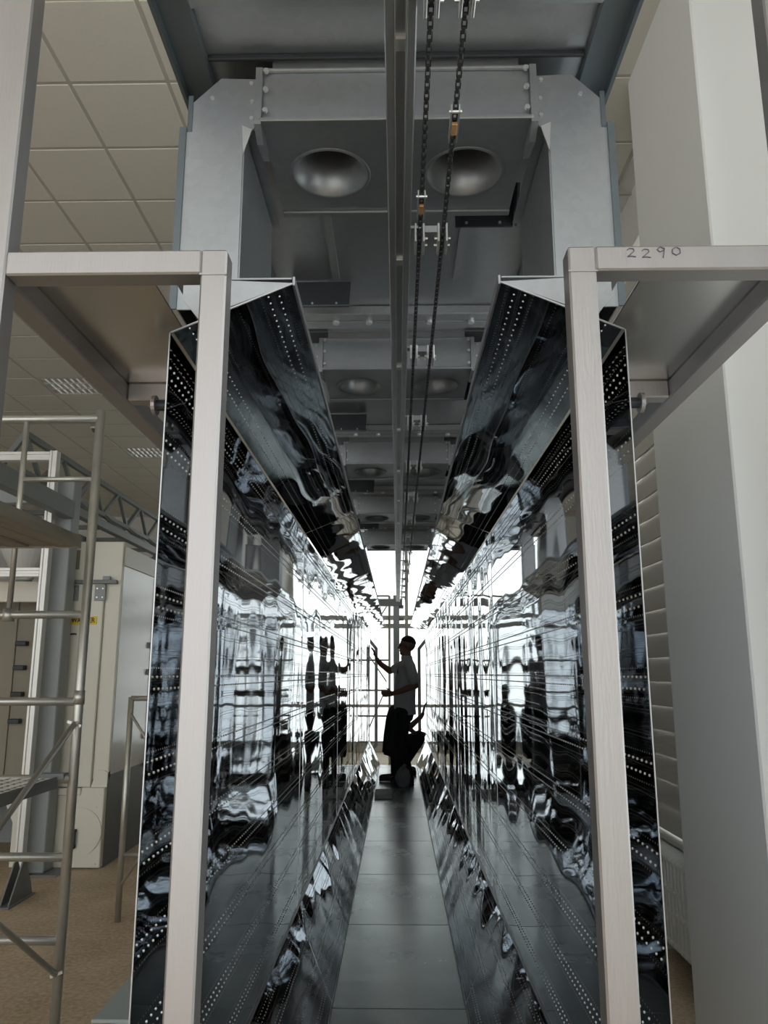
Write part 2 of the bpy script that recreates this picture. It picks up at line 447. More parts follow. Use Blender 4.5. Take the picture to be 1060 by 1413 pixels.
# ------------------------------------------------------------ tunnel shell
XW = .41; ZWT = 2.235; ZWB = .70; ZF = .35; XF = .262; YS = 1.32; PL = 2.1; NP = 5
XA = .19; ZA = 2.33; YE = YS + NP * PL
STUD = {}
def studs(key, length, rows, pitch, du, dv, nrm, r):
    """shared mesh of small bright domes standing in for light through punched holes, in staggered rows on a sheet"""
    if key in STUD: return STUD[key]
    du, dv, nrm = Vector(du).normalized(), Vector(dv).normalized(), Vector(nrm).normalized()
    vs = []; fs = []
    for i, v in enumerate(rows):
        k = 0
        u = pitch * (.5 if i % 2 else 1.0)
        while u < length - pitch * .4:
            c = du * u + dv * v; o = len(vs)
            for q in range(6):
                t = q * math.pi / 3; vs.append(c + (du * math.cos(t) + dv * math.sin(t)) * r)
            for q in range(6):
                t = q * math.pi / 3; vs.append(c + (du * math.cos(t) + dv * math.sin(t)) * r * .7 + nrm * r * .55)
            vs.append(c + nrm * r * .8)
            for q in range(6):
                p = (q + 1) % 6
                fs.append((o + q, o + p, o + 6 + p, o + 6 + q)); fs.append((o + 6 + q, o + 6 + p, o + 12))
            u += pitch
    me = bpy.data.meshes.new('backlit_hole_domes'); me.from_pydata([tuple(v) for v in vs], [], fs)
    me.materials.append(M['stud'])
    STUD[key] = me
    return me
def uv_sheet(name, p00, du, dv, nu, nv, mname, parent, loc=(0, 0, 0)):
    """flat sheet p00 + s*du + t*dv with UVs in metres"""
    p00, du, dv = Vector(p00), Vector(du), Vector(dv)
    me = bpy.data.meshes.new(name)
    vs = [p00 + du * (i / nu) + dv * (j / nv) for j in range(nv + 1) for i in range(nu + 1)]
    fs = [(j * (nu + 1) + i, j * (nu + 1) + i + 1, (j + 1) * (nu + 1) + i + 1, (j + 1) * (nu + 1) + i) for j in range(nv) for i in range(nu)]
    me.from_pydata([tuple(v) for v in vs], [], fs)
    uvl = me.uv_layers.new(name='UVMap')
    L, Wd = du.length, dv.length
    for lp in me.loops:
        i = lp.vertex_index % (nu + 1); j = lp.vertex_index // (nu + 1)
        uvl.data[lp.index].uv = (L * i / nu, Wd * j / nv)
    me.materials.append(M[mname])
    return link(name, me, parent, loc)

for s in (-1, 1):
    for k in range(NP):
        y = YS + k * PL
        side = SIDE[s]
        where = '%s from the entrance posts, %s' % (ORD[k], side)
        t = thing('mirror_side_panel', 'mirror-polished perforated wall sheet, %s' % where, 'side panel', (s * XW, y, 0), 'mirror wall panels of the tunnel')
        uv_sheet('sheet', (0, .004, ZWB), (0, PL - .006, 0), (0, 0, ZWT - ZWB), 4, 4, 'wall_m' if k == 0 or s < 0 else 'wall_m2', t)
        wr_ = [r0 + .025 + kk * .137 for kk in range(-1, 12) for r0 in (.058, .078)]
        me = studs(('w', s), PL - .006, [q for q in wr_ if .02 < q < ZWT - ZWB - .02], .025, (0, 1, 0), (0, 0, 1), (-s, 0, 0), .0026)
        o = link('backlit_hole_domes', me, t, (0, .004, ZWB)); o['kind'] = 'stuff'
        b = MB().box(-.001, .001, .0, .003, ZWB, ZWT)
        obj('front_edge', b, 'edge', t)
        b = MB().bar((s * .012, 0, ZWB), (s * .012, PL - .004, ZWB), .004, .02)
        obj('bottom_hem', b, 'edge', t)
        # upper sloping air duct
        t = thing('upper_air_duct', 'dark mirror air duct sloping under the roof, %s' % where, 'air duct', (0, y, 0), 'upper mirror air ducts of the tunnel')
        uv_sheet('perforated_face', (s * XA, .004, ZA), (0, PL - .006, 0), (s * (XW - .004 - XA), 0, ZWT + .004 - ZA), 4, 2, 'up_m', t)
        dv_ = Vector((s * (XW - .004 - XA), 0, ZWT + .004 - ZA)); nn_ = Vector((0, 1, 0)).cross(dv_) * (1 if s > 0 else -1)
        if nn_.x * s > 0: nn_ = -nn_
        me = studs(('u', s), PL - .006, [.03, .05, .185, .205], .025, (0, 1, 0), dv_, nn_, .0021)
        o = link('backlit_hole_domes', me, t, (s * XA, .004, ZA)); o['kind'] = 'stuff'
        obj('top_sheet', MB().bar((s * (XA + XW) / 2, .004, ZA + .011), (s * (XA + XW) / 2, PL - .004, ZA + .011), XW - XA - .004, .003), 'galv', t)
        obj('inner_lip', MB().box(min(s * XA, s * (XA - .004)), max(s * XA, s * (XA - .004)), .003, PL - .004, ZA - .003, ZA + .014), 'galv_dark', t)
        if k == 0:
            obj('end_cap', MB().prism([(s * XA, ZA), (s * (XW - .02), ZA + .010), (s * (XW - .02), ZA - .03), (s * (XW - .05), ZWT + .026)], .0, .003), 'galv_dark', t)
            obj('front_edge', MB().bar((s * XA, .001, ZA - .001), (s * (XW - .002), .001, ZWT), .003, .003), 'edge', t)
        # lower sloping duct
        t = thing('lower_air_duct', 'crumpled mirror sloping sheet above the tunnel floor, %s' % where, 'air duct', (0, y, 0), 'lower mirror sheets of the tunnel')
        uv_sheet('perforated_face', (s * (XF + .002), .004, ZF + .012), (0, PL - .006, 0), (s * (XW - .002 - XF), 0, ZWB - ZF - .014), 4, 3, 'low_m', t)
        dv_ = Vector((s * (XW - .002 - XF), 0, ZWB - ZF - .014)); nn_ = Vector((0, 1, 0)).cross(dv_)
        if nn_.x * s > 0: nn_ = -nn_
        me = studs(('l', s), PL - .006, [.05, .067, .15, .167, .25, .267, .32, .337], .022, (0, 1, 0), dv_, nn_, .0022)
        o = link('backlit_hole_domes', me, t, (s * (XF + .002), .004, ZF + .012)); o['kind'] = 'stuff'
        obj('fold_edge', MB().bar((s * (XW - .003), .003, ZWB), (s * (XW - .003), PL - .004, ZWB), .005, .004), 'edge', t)
        obj('foot_flange', MB().box(min(s * XF, s * (XF + .08)), max(s * XF, s * (XF + .08)), .003, PL - .004, ZF, ZF + .012), 'edge', t)
        if k == 0 or k == NP - 1:
            yy = 0 if k == 0 else PL - .006
            obj('end_cap', MB().prism([(s * XF, ZF + .012), (s * (XW - .004), ZWB - .006), (s * (XW - .006), ZF + .012)], yy, yy + .004), 'galv', t)

# tunnel floor plates on a raised plinth
for k in range(10):
    y0 = 1.3 + k * 1.05
    t = thing('tunnel_deck_plate', 'dark steel deck plate of the raised tunnel, %s from the entrance posts' % ORD[k], 'deck plate', (0, y0, 0), 'deck plates of the tunnel')
    obj('plate', MB().cbox(-.44, .44, 0, 1.047, ZF - .02, ZF, .003), 'tfloor', t)
    obj('plinth', MB().box(-.40, .40, .0, 1.047, 0, ZF - .02), 'gpaint_d', t)

# portal frame at the far end
ef = thing('end_portal_frame', 'grey metal portal with slanted corners at the far mouth of the tunnel', 'frame', (0, 12.9, 0))
for s in (-1, 1):
    obj('jamb', MB().bar((s * .345, 0, .52), (s * .345, 0, 2.04), .05, .04, (0, 1, 0)), 'gpaint', ef)
    obj('corner_bar', MB().bar((s * .345, 0, 2.03), (s * .50, 0, 2.22), .05, .04, (0, 1, 0)), 'gpaint', ef)
    obj('corner_bar', MB().bar((s * .345, 0, .53), (s * .50, 0, .40), .05, .04, (0, 1, 0)), 'gpaint', ef)
    obj('foot', MB().box(min(s * .40, s * .52), max(s * .40, s * .52), -.02, .02, 0, .42), 'gpaint', ef)

# ------------------------------------------------------------ roof with fan units
ZR = ZC + 1.29; ZB = ZC + 1.135; YF = 1.45; PER = 1.37; NB = 5; YRE = 7.45
def plate_holes(x0, x1, y0, y1, z, holes, th=.004):
    b = MB(); n = 40
    xs = [x0] + [(holes[i][0] + holes[i + 1][0]) / 2 for i in range(len(holes) - 1)] + [x1]
    for (cx, cy, r), a, c in zip(holes, xs[:-1], xs[1:]):
        outer = []; inner = []
        for i in range(n):
            t = 2 * math.pi * i / n; dx, dy = math.cos(t), math.sin(t)
            tx = ((c - cx) / dx if dx > 0 else (a - cx) / dx) if abs(dx) > 1e-9 else 1e9
            ty = ((y1 - cy) / dy if dy > 0 else (y0 - cy) / dy) if abs(dy) > 1e-9 else 1e9
            k = min(tx, ty); outer.append((cx + dx * k, cy + dy * k)); inner.append((cx + dx * r, cy + dy * r))
        # snap to the rectangle's corners
        for X, Y in ((a, y0), (a, y1), (c, y0), (c, y1)):
            i = min(range(n), key=lambda q: (outer[q][0] - X) ** 2 + (outer[q][1] - Y) ** 2); outer[i] = (X, Y)
        vs = [(p[0], p[1], z) for p in outer] + [(p[0], p[1], z) for p in inner] + [(p[0], p[1], z + th) for p in outer] + [(p[0], p[1], z + th) for p in inner]
        fs = []
        for i in range(n):
            j = (i + 1) % n
            fs += [(i, j, n + j, n + i), (2 * n + i, 3 * n + i, 3 * n + j, 2 * n + j), (n + i, n + j, 3 * n + j, 3 * n + i), (i, 2 * n + i, 2 * n + j, j)]
        b.add(vs, fs)
    return b
def make_fan_unit():
    t = thing('fan_box', '', 'fan unit', (0, YF, ZB), 'fan boxes under the tunnel roof')
    W = .282; D = .335; Ht = .125
    b = MB()
    b.box(-W, W, 0, .003, 0, Ht)
    obj('front_plate', b, 'galv_dark', t)
    b = MB().box(-W, -W + .003, 0, D, 0, Ht).box(W - .003, W, 0, D, 0, Ht).box(-W, W, D - .003, D, 0, Ht)
    obj('side_walls', b, 'galv_dark', t)
    obj('bottom_plate', plate_holes(-W, W, 0, D, -.002, [(-.152, .172, .086), (.158, .172, .086)]), 'galv_dark', t)
    for cx in (-.152, .158):
        b = MB(); n = 40
        prof = [(.094, -.003), (.090, -.0065), (.084, -.003), (.072, .012), (.060, .035), (.052, .07), (.052, .12)]
        vs = [(cx + r * math.cos(2 * math.pi * i / n), .172 + r * math.sin(2 * math.pi * i / n), z) for r, z in prof for i in range(n)]
        fs = [(q * n + i, q * n + (i + 1) % n, (q + 1) * n + (i + 1) % n, (q + 1) * n + i) for q in range(len(prof) - 1) for i in range(n)]
        b.add(vs, fs); c = obj('inlet_cone', b, 'galv_dark', t, True)
        hub = MB().tube((cx, .172, .09), (cx, .172, .115), .02, .02, 16)
        for a in range(7):
            th = a * 2 * math.pi / 7
            hub.bar((cx + .018 * math.cos(th), .172 + .018 * math.sin(th), .1), (cx + .048 * math.cos(th + .3), .172 + .048 * math.sin(th + .3), .1), .003, .024)
        obj('impeller', hub, 'black', c)
    obj('front_lip', MB().cbox(-W - .004, W + .004, -.014, .0, -.005, .004, .002), 'galv_dark', t)
    obj('rear_lip', MB().cbox(-W, W, D - .018, D + .004, -.008, -.002, .002), 'galv_dark', t)
    obj('top_lip', MB().cbox(-W - .004, W + .004, -.010, 0, Ht - .006, Ht + .001, .002), 'galv_dark', t)
    obj('collar', MB().box(-W + .018, W - .02, .006, D - .006, Ht, ZR - ZB), 'galv', t)
    for s in (-1, 1):
        obj('side_flange', MB().prism_x([(-.012, Ht), (-.012, -.012), (.03, -.03), (.11, -.012), (.11, Ht)], s * W - .0 if s > 0 else -W - .014, W + .014 if s > 0 else -W), 'galv_dark', t)
    bm = MB().tube((0, 0, 0), (0, -.006, 0), .006, .006, 6).mesh('bolt', M['zinc'])
    for s in (-1, 1):
        for z in (.02, .07, .115): link('bolt', bm, t, (s * (W - .008), -.010, z))
    return t
fan0 = make_fan_unit()
def fan_label(k): return 'galvanised fan box with two round inlets, %s along the roof from the entrance canopy' % ORD[k]
fan0['label'] = fan_label(0)
for k in range(1, NB): dup(fan0, (0, YF + k * PER, ZB), fan_label(k))

# side ducts joining the fan boxes to the upper air ducts
def make_side_duct(s):
    t = thing('vertical_supply_duct', '', 'duct', (0, YF, 0), 'vertical galvanised ducts beside the fan boxes')
    z0 = ZA + .013; D = .37
    def X(a, b): return (min(s * a, s * b), max(s * a, s * b))
    b = MB().prism([(s * .44, z0), (s * .32, z0), (s * .32, ZC + 1.125), (s * .44, ZC + 1.115)], 0, .004)
    obj('front_sheet', b, 'galv', t)
    b = MB().prism([(s * .432, ZC + 1.105), (s * .315, ZC + 1.105), (s * .2965, ZC + 1.130), (s * .2965, ZC + 1.245), (s * .373, ZC + 1.248), (s * .43, ZC + 1.19)], .005, .009)
    obj('elbow_front', b, 'galv', t)
    obj('inner_side', MB().box(*X(.317, .32), .004, D, z0, ZC + 1.12), 'galv_dark', t)
    obj('outer_side', MB().box(*X(.437, .44), .004, D, z0, ZC + 1.19), 'galv_dark', t)
    obj('back_sheet', MB().box(*X(.32, .437), D - .004, D, z0, ZC + 1.12), 'galv_dark', t)
    obj('top_sheet', MB().prism([(s * .2965, ZC + 1.245), (s * .373, ZC + 1.248), (s * .43, ZC + 1.19), (s * .425, ZC + 1.19), (s * .371, ZC + 1.244), (s * .2965, ZC + 1.241)], .009, D), 'galv_dark', t)
    obj('under_sheet', MB().box(*X(.2965, .318), .009, D, ZC + 1.125, ZC + 1.128), 'galv_dark', t)
    obj('flange', MB().box(*X(.44, .454), -.004, .0, z0, ZC + 1.125), 'beam_dark', t)
    obj('flange', MB().box(*X(.43, .44), .003, .007, ZC + 1.115, ZC + 1.205), 'beam_dark', t)
    obj('corner_tab', MB().prism([(s * .323, ZC + 1.128), (s * .318, ZC + 1.06), (s * .302, ZC + 1.118)], -.003, .001), 'zinc', t)
    bm = MB().tube((0, .006, 0), (0, -.002, 0), .0045, .0045, 6).mesh('bolt', M['zinc'])
    for x, z in ((.39, 1.20), (.305, 1.15), (.305, 1.19), (.308, 1.235)): link('bolt', bm, t, (s * x, .004, ZC + z))
    return t
for s in (-1, 1):
    d0 = make_side_duct(s)
    lab = lambda k: 'galvanised vertical duct beside the %s fan box from the entrance, %s' % (ORD[k], SIDE[s])
    d0['label'] = lab(0)
    for k in range(1, NB): dup(d0, (0, YF + k * PER, 0), lab(k))

# roof sheets, cross channels, damper plates, side fascias
for k in range(-1, NB):
    y0 = YF + k * PER - .0; y1 = min(y0 + PER, YRE)
    if k == -1: y0 = .35
    nm = 'over the entrance in front of the fan boxes' if k < 0 else 'over the %s fan box from the entrance' % ORD[k]
    t = thing('roof_cassette', 'galvanised tunnel roof sheet %s' % nm, 'roof panel', (0, y0, ZR), 'roof sheets of the tunnel')
    L = y1 - y0
    obj('sheet', MB().box(-.40, .40, .002, L - .002, 0, .004), 'roof', t)
    if k >= 0:
        for x in (-.2, .02, .2): obj('seam_rib', MB().box(x - .012, x + .012, .36, min(.95, L - .01), -.006, 0), 'galv', t)
        obj('seam_rib', MB().box(-.39, .39, .40, .41, -.008, 0), 'zinc', t)
        # folded cross channel pair with a dark gap between
        if L > 1.3:
            obj('cross_channel', MB().cbox(-.40, .40, 1.15, 1.205, -.035, 0, .004), 'galv', t)
            obj('cross_channel', MB().cbox(-.40, .40, 1.212, 1.27, -.035, 0, .004), 'galv', t)
            bm = MB().tube((0, 0, -.044), (0, 0, -.034), .012, .012, 8).mesh('bolt', M['zinc'])
            for x in (-.22, -.1, .12, .27): link('bolt', bm, t, (x, 1.209, 0))
    else:
        obj('cross_channel', MB().cbox(-.40, .40, .78, .94, -.03, 0, .004), 'galv', t)
        obj('cross_channel', MB().cbox(-.40, .40, L - .016, L - .006, -.012, 0, .002), 'black', t)
    # damper plates
    if k >= 0:
        p = thing('damper_plate', 'black damper plate hanging behind the %s fan box, %s' % (ORD[k], SIDE[-1]), 'plate', (-.25, YF + k * PER + .97, ZR), 'black damper plates under the roof')
        if YF + k * PER + .97 < YRE:
            obj('blade', MB().prism([(-.098, -.004), (.098, -.004), (.092, -.093), (-.098, -.093)], 0, .006), 'black', p)
            obj('hem', MB().box(-.098, .095, -.004, 0, -.093, -.088), 'beam_dark', p)
            bm = MB().tube((0, 0, 0), (0, -.004, 0), .004, .004, 6).mesh('bolt', M['zinc'])
            for x in (-.03, .05): link('bolt', bm, p, (x, 0, -.082))
        else: bpy.data.objects.remove(p)
        p = thing('damper_plate', 'black damper plate hanging behind the %s fan box, %s' % (ORD[k], SIDE[1]), 'plate', (.24, YF + k * PER + .48, ZR), 'black damper plates under the roof')
        obj('blade', MB().prism([(-.08, -.004), (.085, -.004), (.075, -.105), (-.08, -.105)], 0, .006), 'black', p)
        obj('side_return', MB().prism_x([(0, -.004), (0, -.105), (-.10, -.004)], .08, .086), 'black', p)
        bm = MB().tube((0, 0, 0), (0, -.004, 0), .004, .004, 6).mesh('bolt', M['zinc'])
        for x in (-.05, .04): link('bolt', bm, p, (x, 0, -.095))
for s in (-1, 1):
    t = thing('roof_side_beam', 'dark steel beam along the roof edge, %s' % SIDE[s], 'beam', (s * .435, .35, ZR), 'long beams along the tunnel roof')
    obj('web', MB().cbox(-.036, .036, 0, YRE - .35, -.018, .05, .004), 'beam_dark', t)
    obj('lip', MB().box(min(s * .036, s * .028), max(s * .036, s * .028), 0, YRE - .35, -.04, -.016), 'beam_dark', t)

# overhead conveyor
YR0, YR1 = .45, 10.6; ZL = ZC + .95
t = thing('conveyor_rail', 'long slotted metal conveyor rail hung along the middle of the tunnel', 'rail', (.0075, 0, ZL))
for a, b in ((-.0245, -.009), (.009, .0245)):
    obj('flange', MB().cbox(a, b, YR0, YR1, 0, .05, .002), 'rail', t)
obj('slot', MB().box(-.009, .009, YR0, YR1, .012, .04), 'rail', t)
for a in (-.0095, .0075): obj('bead', MB().box(a, a + .002, YR0, YR1, -.002, .004), 'zinc', t)
hg = MB().box(-.006, .006, -.015, .015, .05, ZR - ZL - .034).box(-.022, .022, -.02, .02, .05, .058).mesh('hanger', M['rail'])
for k in range(5): link('hanger', hg, t, (0, YF + k * PER - .17, 0))
hg2 = MB().box(-.022, .022, -.02, .02, .05, .09).mesh('splice', M['rail'])
nub = MB().box(-.025, .025, -.012, .012, .006, .03).mesh('rail_clip', M['zinc'])
for k in range(15): link('rail_clip', nub, t, (0, 1.05 + k * .66, 0))
def chain(x, lab):
    b = MB(); y = .5; i = 0
    while y < YR1:
        if i % 2: b.cbox(-.0032, .0032, y, y + .0135, -.0028, .0028, .001)
        else:
            b.box(-.0045, -.0026, y, y + .0135, -.004, .004); b.box(.0026, .0045, y, y + .0135, -.004, .004)
        y += .0125; i += 1
    o = obj('drive_chain', b, 'chain'); o.location = (x, 0, ZL + .004)
    tag(o, lab, 'chain', 'drive chains of the conveyor')
chain(.052, 'black drive chain running close beside the conveyor rail')
chain(.103, 'black drive chain running outermost from the conveyor rail')
def make_trolley():
    t = thing('chain_trolley', '', 'bracket', (0, 0, ZL), 'brackets carrying the chains')
    obj('arm', MB().box(.020, .098, -.012, .012, .028, .034), 'rail', t)
    obj('cross_plate', MB().box(.064, .092, -.022, .02, .012, .028), 'rail', t)
    pl = MB().cbox(-.0025, .0025, -.03, .03, -.014, .03, .001).mesh('cheek', M['zinc'])
    for x in (.043, .061, .094, .112): link('cheek', pl, t, (x, 0, 0))
    bm = MB().tube((-.004, 0, 0), (.004, 0, 0), .003, .003, 6).mesh('bolt', M['zinc'])
    for x in (.066, .089, .117):
        for y in (-.016, .012): link('bolt', bm, t, (x, y, 0))
    return t
tr0 = make_trolley(); ys = [.95 + k * .66 for k in range(15)]
for k, y in enumerate(ys):
    l_ = 'zinc bracket holding both chains to the rail, %s from the entrance' % ORD[k]
    if k == 0: tr0.location = (0, y, ZL); tr0['label'] = l_
    else: dup(tr0, (0, y, ZL), l_)
for x, y, lab in ((.103, 1.235, 'brass and zinc chain link on the outermost chain under the first fan box'), (.052, 1.48, 'brass and zinc chain link beside the rail under the first fan box')):
    t = thing('chain_connector', lab, 'chain link', (x, y, ZL), 'chain connector links')
    obj('fork', MB().box(-.008, -.0055, -.05, .03, -.006, .010).box(.0055, .008, -.05, .03, -.006, .010), 'zinc', t)
    obj('roller', MB().cbox(-.005, .005, -.022, .008, -.008, -.002, .001), 'brass', t)
    obj('pin', MB().tube((-.011, -.045, -.001), (.011, -.045, -.001), .003, .003, 8), 'zinc', t)

# ------------------------------------------------------------ stainless entrance frame
PY = 1.15; PZ = ZC + .67
def post(name, x0, x1, z1, lab, y=PY, wel=True, m='steel'):
    t = thing(name, lab, 'post', ((x0 + x1) / 2, y, 0), 'square stainless posts at the tunnel entrance')
    h = (x1 - x0) / 2
    obj('tube', MB().cbox(-h, h, 0, .042, .008, z1, .003), m, t)
    obj('foot_plate', MB().cbox(-h - .03, h + .03, -.03, .072, 0, .008, .002), 'steel', t)
    if wel: obj('weld_seam', MB().box(-h - .001, h + .001, -.0015, .002, z1 - .045, z1 - .042), 'steel', t)
post('entrance_post', -.314, -.272, PZ, 'bright square stainless post in front of the mirror panels, scaffold side')
post('entrance_post', .274, .318, PZ, 'bright square stainless post below the marked tube, radiator side')
post('outer_post', -.70, -.630, 3.6, 'tall outer stainless post beside the tunnel, scaffold side', wel=False)
post('outer_post', .628, .698, 3.6, 'tall outer stainless post beside the tunnel, radiator side', wel=False)
for s in (-1, 1):
    xa, xb = (.314, .630) if s < 0 else (.318, .628)
    t = thing('frame_tube', 'horizontal stainless tube joining the two posts, %s' % (SIDE[s] if s < 0 else 'with a handwritten number'), 'tube', (s * xa, PY, PZ), 'cross tubes of the entrance frame')
    obj('tube', MB().cbox(min(0, s * (xb - xa)), max(0, s * (xb - xa)), 0, .042, -.042, 0, .003), 'steel', t)
    if s > 0:
        dig = {'2': [[(0, .8), (.15, 1), (.45, .95), (.5, .7), (.25, .35), (0, .05), (.3, .1), (.6, .02)]],
               '9': [[(.5, .85), (.25, 1), (.02, .75), (.2, .5), (.5, .65), (.55, .9), (.5, .4), (.42, -.1)]],
               '0': [[(.3, 1), (.05, .7), (.05, .25), (.3, 0), (.6, .25), (.6, .75), (.35, 1)]]}
        b = MB(); x = .050
        for ch, hh, dz in (('2', .015, -.0205), ('2', .015, -.022), ('9', .017, -.0205), ('0', .014, -.018)):
            for st in dig[ch]:
                pts = [(x + p[0] * .022, dz + p[1] * hh) for p in st]
                for p, q in zip(pts[:-1], pts[1:]): b.bar((p[0], -.0006, p[1]), (q[0], -.0006, q[1]), .0012, .0017, (0, 1, 0))
            x += .0235
        # narrow digits spaced along the tube
        obj('handwritten_2290', b, 'marker', t)
    t = thing('frame_tube', 'stainless tube running back along the tunnel from the outer post, %s' % SIDE[s], 'tube', (s * .655, PY + .042, PZ), 'side tubes of the entrance frame')
    obj('tube', MB().cbox(-.023, .023, 0, 1.9, -.042, 0, .003), 'steel', t)
    t = thing('frame_tube', 'short stainless cross tube behind the entrance frame, %s' % SIDE[s], 'tube', (s * .42, 1.74, PZ), 'rear cross tubes of the entrance frame')
    obj('tube', MB().cbox(min(0, s * .212), max(0, s * .212), 0, .042, -.042, 0, .003), 'steel', t)
    o = obj('cover_sheet', MB().cbox(-.118, .118, 0, .66, 0, .003, .001), 'sheet'); o.location = (s * .541, PY + .02, PZ)
    tag(o, 'satin stainless sheet lying on the entrance frame, %s' % SIDE[s], 'sheet', 'cover sheets on the entrance frame')
    t = thing('clamp_bolt', 'round headed bolt sticking out of the mirror panel, %s' % SIDE[s], 'bolt', (s * .412, 1.62, PZ - .098), 'bolts on the mirror panels')
    obj('shank', MB().tube((0, 0, 0), (s * .11, 0, 0), .012, .012, 14), 'black', t, False)
    obj('head', MB().tube((s * .11, 0, 0), (s * .118, 0, 0), .022, .022, 18), 'steel', t)

# base channel lying outside the tunnel on the scaffold side
t = thing('base_channel', 'grey steel channel on the floor outside the mirror panels', 'channel', (-1.08, 3.28, 0))
obj('top_flange', MB().cbox(-.085, .085, 0, 2.2, .336, .35, .003), 'bluegrey', t)
obj('web', MB().cbox(.0, .085, .01, 2.2, .012, .336, .003), 'bluegrey', t)
obj('bottom_flange', MB().cbox(-.085, .085, 0, 2.2, 0, .012, .003), 'bluegrey', t)

# ------------------------------------------------------------ near scaffold tower
SX = -1.39; SY = 3.5
t = thing('scaffold_tower', 'galvanised tube scaffold tower with ladder frame standing by the stainless post', 'scaffold', (SX, SY, 0))
obj('standard', MB().tube((0, 0, 0), (0, 0, 2.84), .021, None, 16), 'scaf', t, True)
obj('standard', MB().tube((-.95, 0, 0), (-.95, 0, 2.84), .021, None, 16), 'scaf', t, True)
obj('sleeve', MB().tube((0, 0, 1.50), (0, 0, 1.56), .024, None, 16), 'scaf', t, True)
for z in (2.80, 1.889, 1.512, 1.19, .877, .556, .22):
    obj('rung', MB().tube((-.95, 0, z), (0, 0, z), .018 if z < 2.7 else .02, None, 14), 'scaf', t, True)
obj('guard_rail', MB().tube((-.345, 0, 2.51), (0, 0, 2.51), .012, None, 12), 'scaf', t, True)
obj('guard_post', MB().tube((-.345, 0, 1.88), (-.345, 0, 2.80), .013, None, 12), 'scaf', t, True)
obj('collar', MB().tube((-.345, 0, 1.86), (-.345, 0, 1.915), .027, None, 12), 'scaf', t, True)
for a, b in (((0, -.03, 1.42), (0, -1.30, .75)), ((0, -.03, .44), (0, -1.30, 1.25))):
    obj('brace', MB().tube(a, b, .012, None, 10), 'scaf', t, True)
obj('wing_nut', MB().bar((-.03, -.03, 1.43), (.03, -.03, 1.41), .008, .012).tube((-.01, -.03, 1.42), (.02, -.03, 1.42), .01, None, 8), 'scaf', t)
obj('wing_nut', MB().bar((-.02, -.03, .43), (.03, -.03, .45), .008, .012), 'scaf', t)
for k in (0, -.95): obj('foot', MB().tube((k, 0, 0), (k, 0, .01), .05, None, 14), 'scaf', t)
dk = thing('scaffold_deck', 'weathered upper deck of planks on the scaffold tower', 'deck', (SX - .04, SY - .02, 2.19), 'decks of the scaffold tower')
pm = MB().cbox(-.052, .052, -2.1, 0, 0, .045, .006).mesh('plank', M['plank'])
for k in range(7): link('plank', pm, dk, (-.056 - k * .112, 0, (k % 2) * .004))
obj('edge_angle', MB().box(-.002, .004, -2.1, 0, -.004, .05).box(-.80, .0, -.004, .004, -.004, .05), 'plank', dk)
dk = thing('scaffold_deck', 'lower mesh deck of the scaffold tower', 'deck', (SX - .06, SY - .02, 1.19), 'decks of the scaffold tower')
b = MB()
for k in range(26): b.bar((-.85, -k * .05 - .02, 0), (0, -k * .05 - .02, 0), .004, .014)
for k in range(18): b.bar((-k * .05, -1.3, 0), (-k * .05, 0, 0), .004, .014)
m_ = obj('mesh', b, 'scaf', dk); m_['kind'] = 'stuff'
obj('side_angle', MB().box(-.003, .004, -1.3, 0, -.035, .012), 'gpaint_d', dk)
obj('hook', MB().box(-.08, .03, -.01, .05, .0, .024), 'gpaint_d', dk)

# pipe trestle by the tunnel
t = thing('pipe_trestle', 'low pipe trestle standing against the outside of the mirror panels', 'trestle', (-1.89, 5.7, 0))
obj('leg', MB().tube((0, 0, 0), (0, 0, 1.47), .021, None, 14), 'scaf', t, True)
obj('leg', MB().tube((.8, 0, 0), (.8, 0, 1.47), .021, None, 14), 'scaf', t, True)
obj('top_rail', MB().tube((0, 0, 1.46), (.8, 0, 1.46), .019, None, 14), 'scaf', t, True)
obj('cross_rail', MB().tube((0, 0, .42), (.8, 0, .42), .014, None, 12), 'scaf', t, True)
obj('brace', MB().tube((.01, -.03, 1.36), (.4, -.03, .8), .01, None, 10), 'scaf', t, True)
obj('brace', MB().tube((.02, -.03, .24), (.4, -.03, .8), .01, None, 10), 'scaf', t, True)

# ------------------------------------------------------------ machines on the scaffold side
AY = 6.8
t = thing('aluminium_profile_frame', 'bright slotted aluminium profile frame in front of the booth', 'frame', (-3.09, AY, 0))
def prof_v(x, y, z0, z1):
    b = MB()
    for a in (-.03, .016): b.cbox(x + a, x + a + .022, y - .04, y + .04, z0, z1, .003)
    b.box(x - .012, x + .02, y - .028, y + .03, z0, z1); return b
def prof_h(x0, x1, y, z):
    b = MB()
    for a in (-.04, .012): b.cbox(x0, x1, y - .04, y + .04, z + a, z + a + .028, .003)
    b.box(x0, x1, y - .028, y + .03, z - .02, z + .02); return b
obj('upright', prof_v(0, 0, .01, 3.60), 'alu', t)
obj('upright', prof_v(-1.9, 0, .01, 3.60), 'alu', t)
obj('cross_profile', prof_h(-1.9, -.03, 0, 3.55), 'alu', t)
obj('cross_profile', prof_h(-1.9, -.03, 0, 2.50), 'alu', t)
for x in (0, -1.9): obj('foot', MB().cbox(x - .05, x + .05, -.06, .06, 0, .012, .003), 'alu', t)
t = thing('fin_foot', 'grey steel floor foot with two triangular fins beside the aluminium frame', 'foot', (-2.80, 6.15, 0))
for x in (-.03, .03): obj('fin', MB().prism_x([(-.18, 0), (.20, 0), (.16, .10), (.05, .27), (0, .27)], x - .005, x + .005), 'gpaint_d', t)
obj('base', MB().cbox(-.05, .05, -.2, .22, 0, .012, .003), 'gpaint_d', t)
t = thing('steel_column', 'grey painted steel column carrying the lattice truss', 'column', (-3.02, 7.0, 0)); t['kind'] = 'thing'
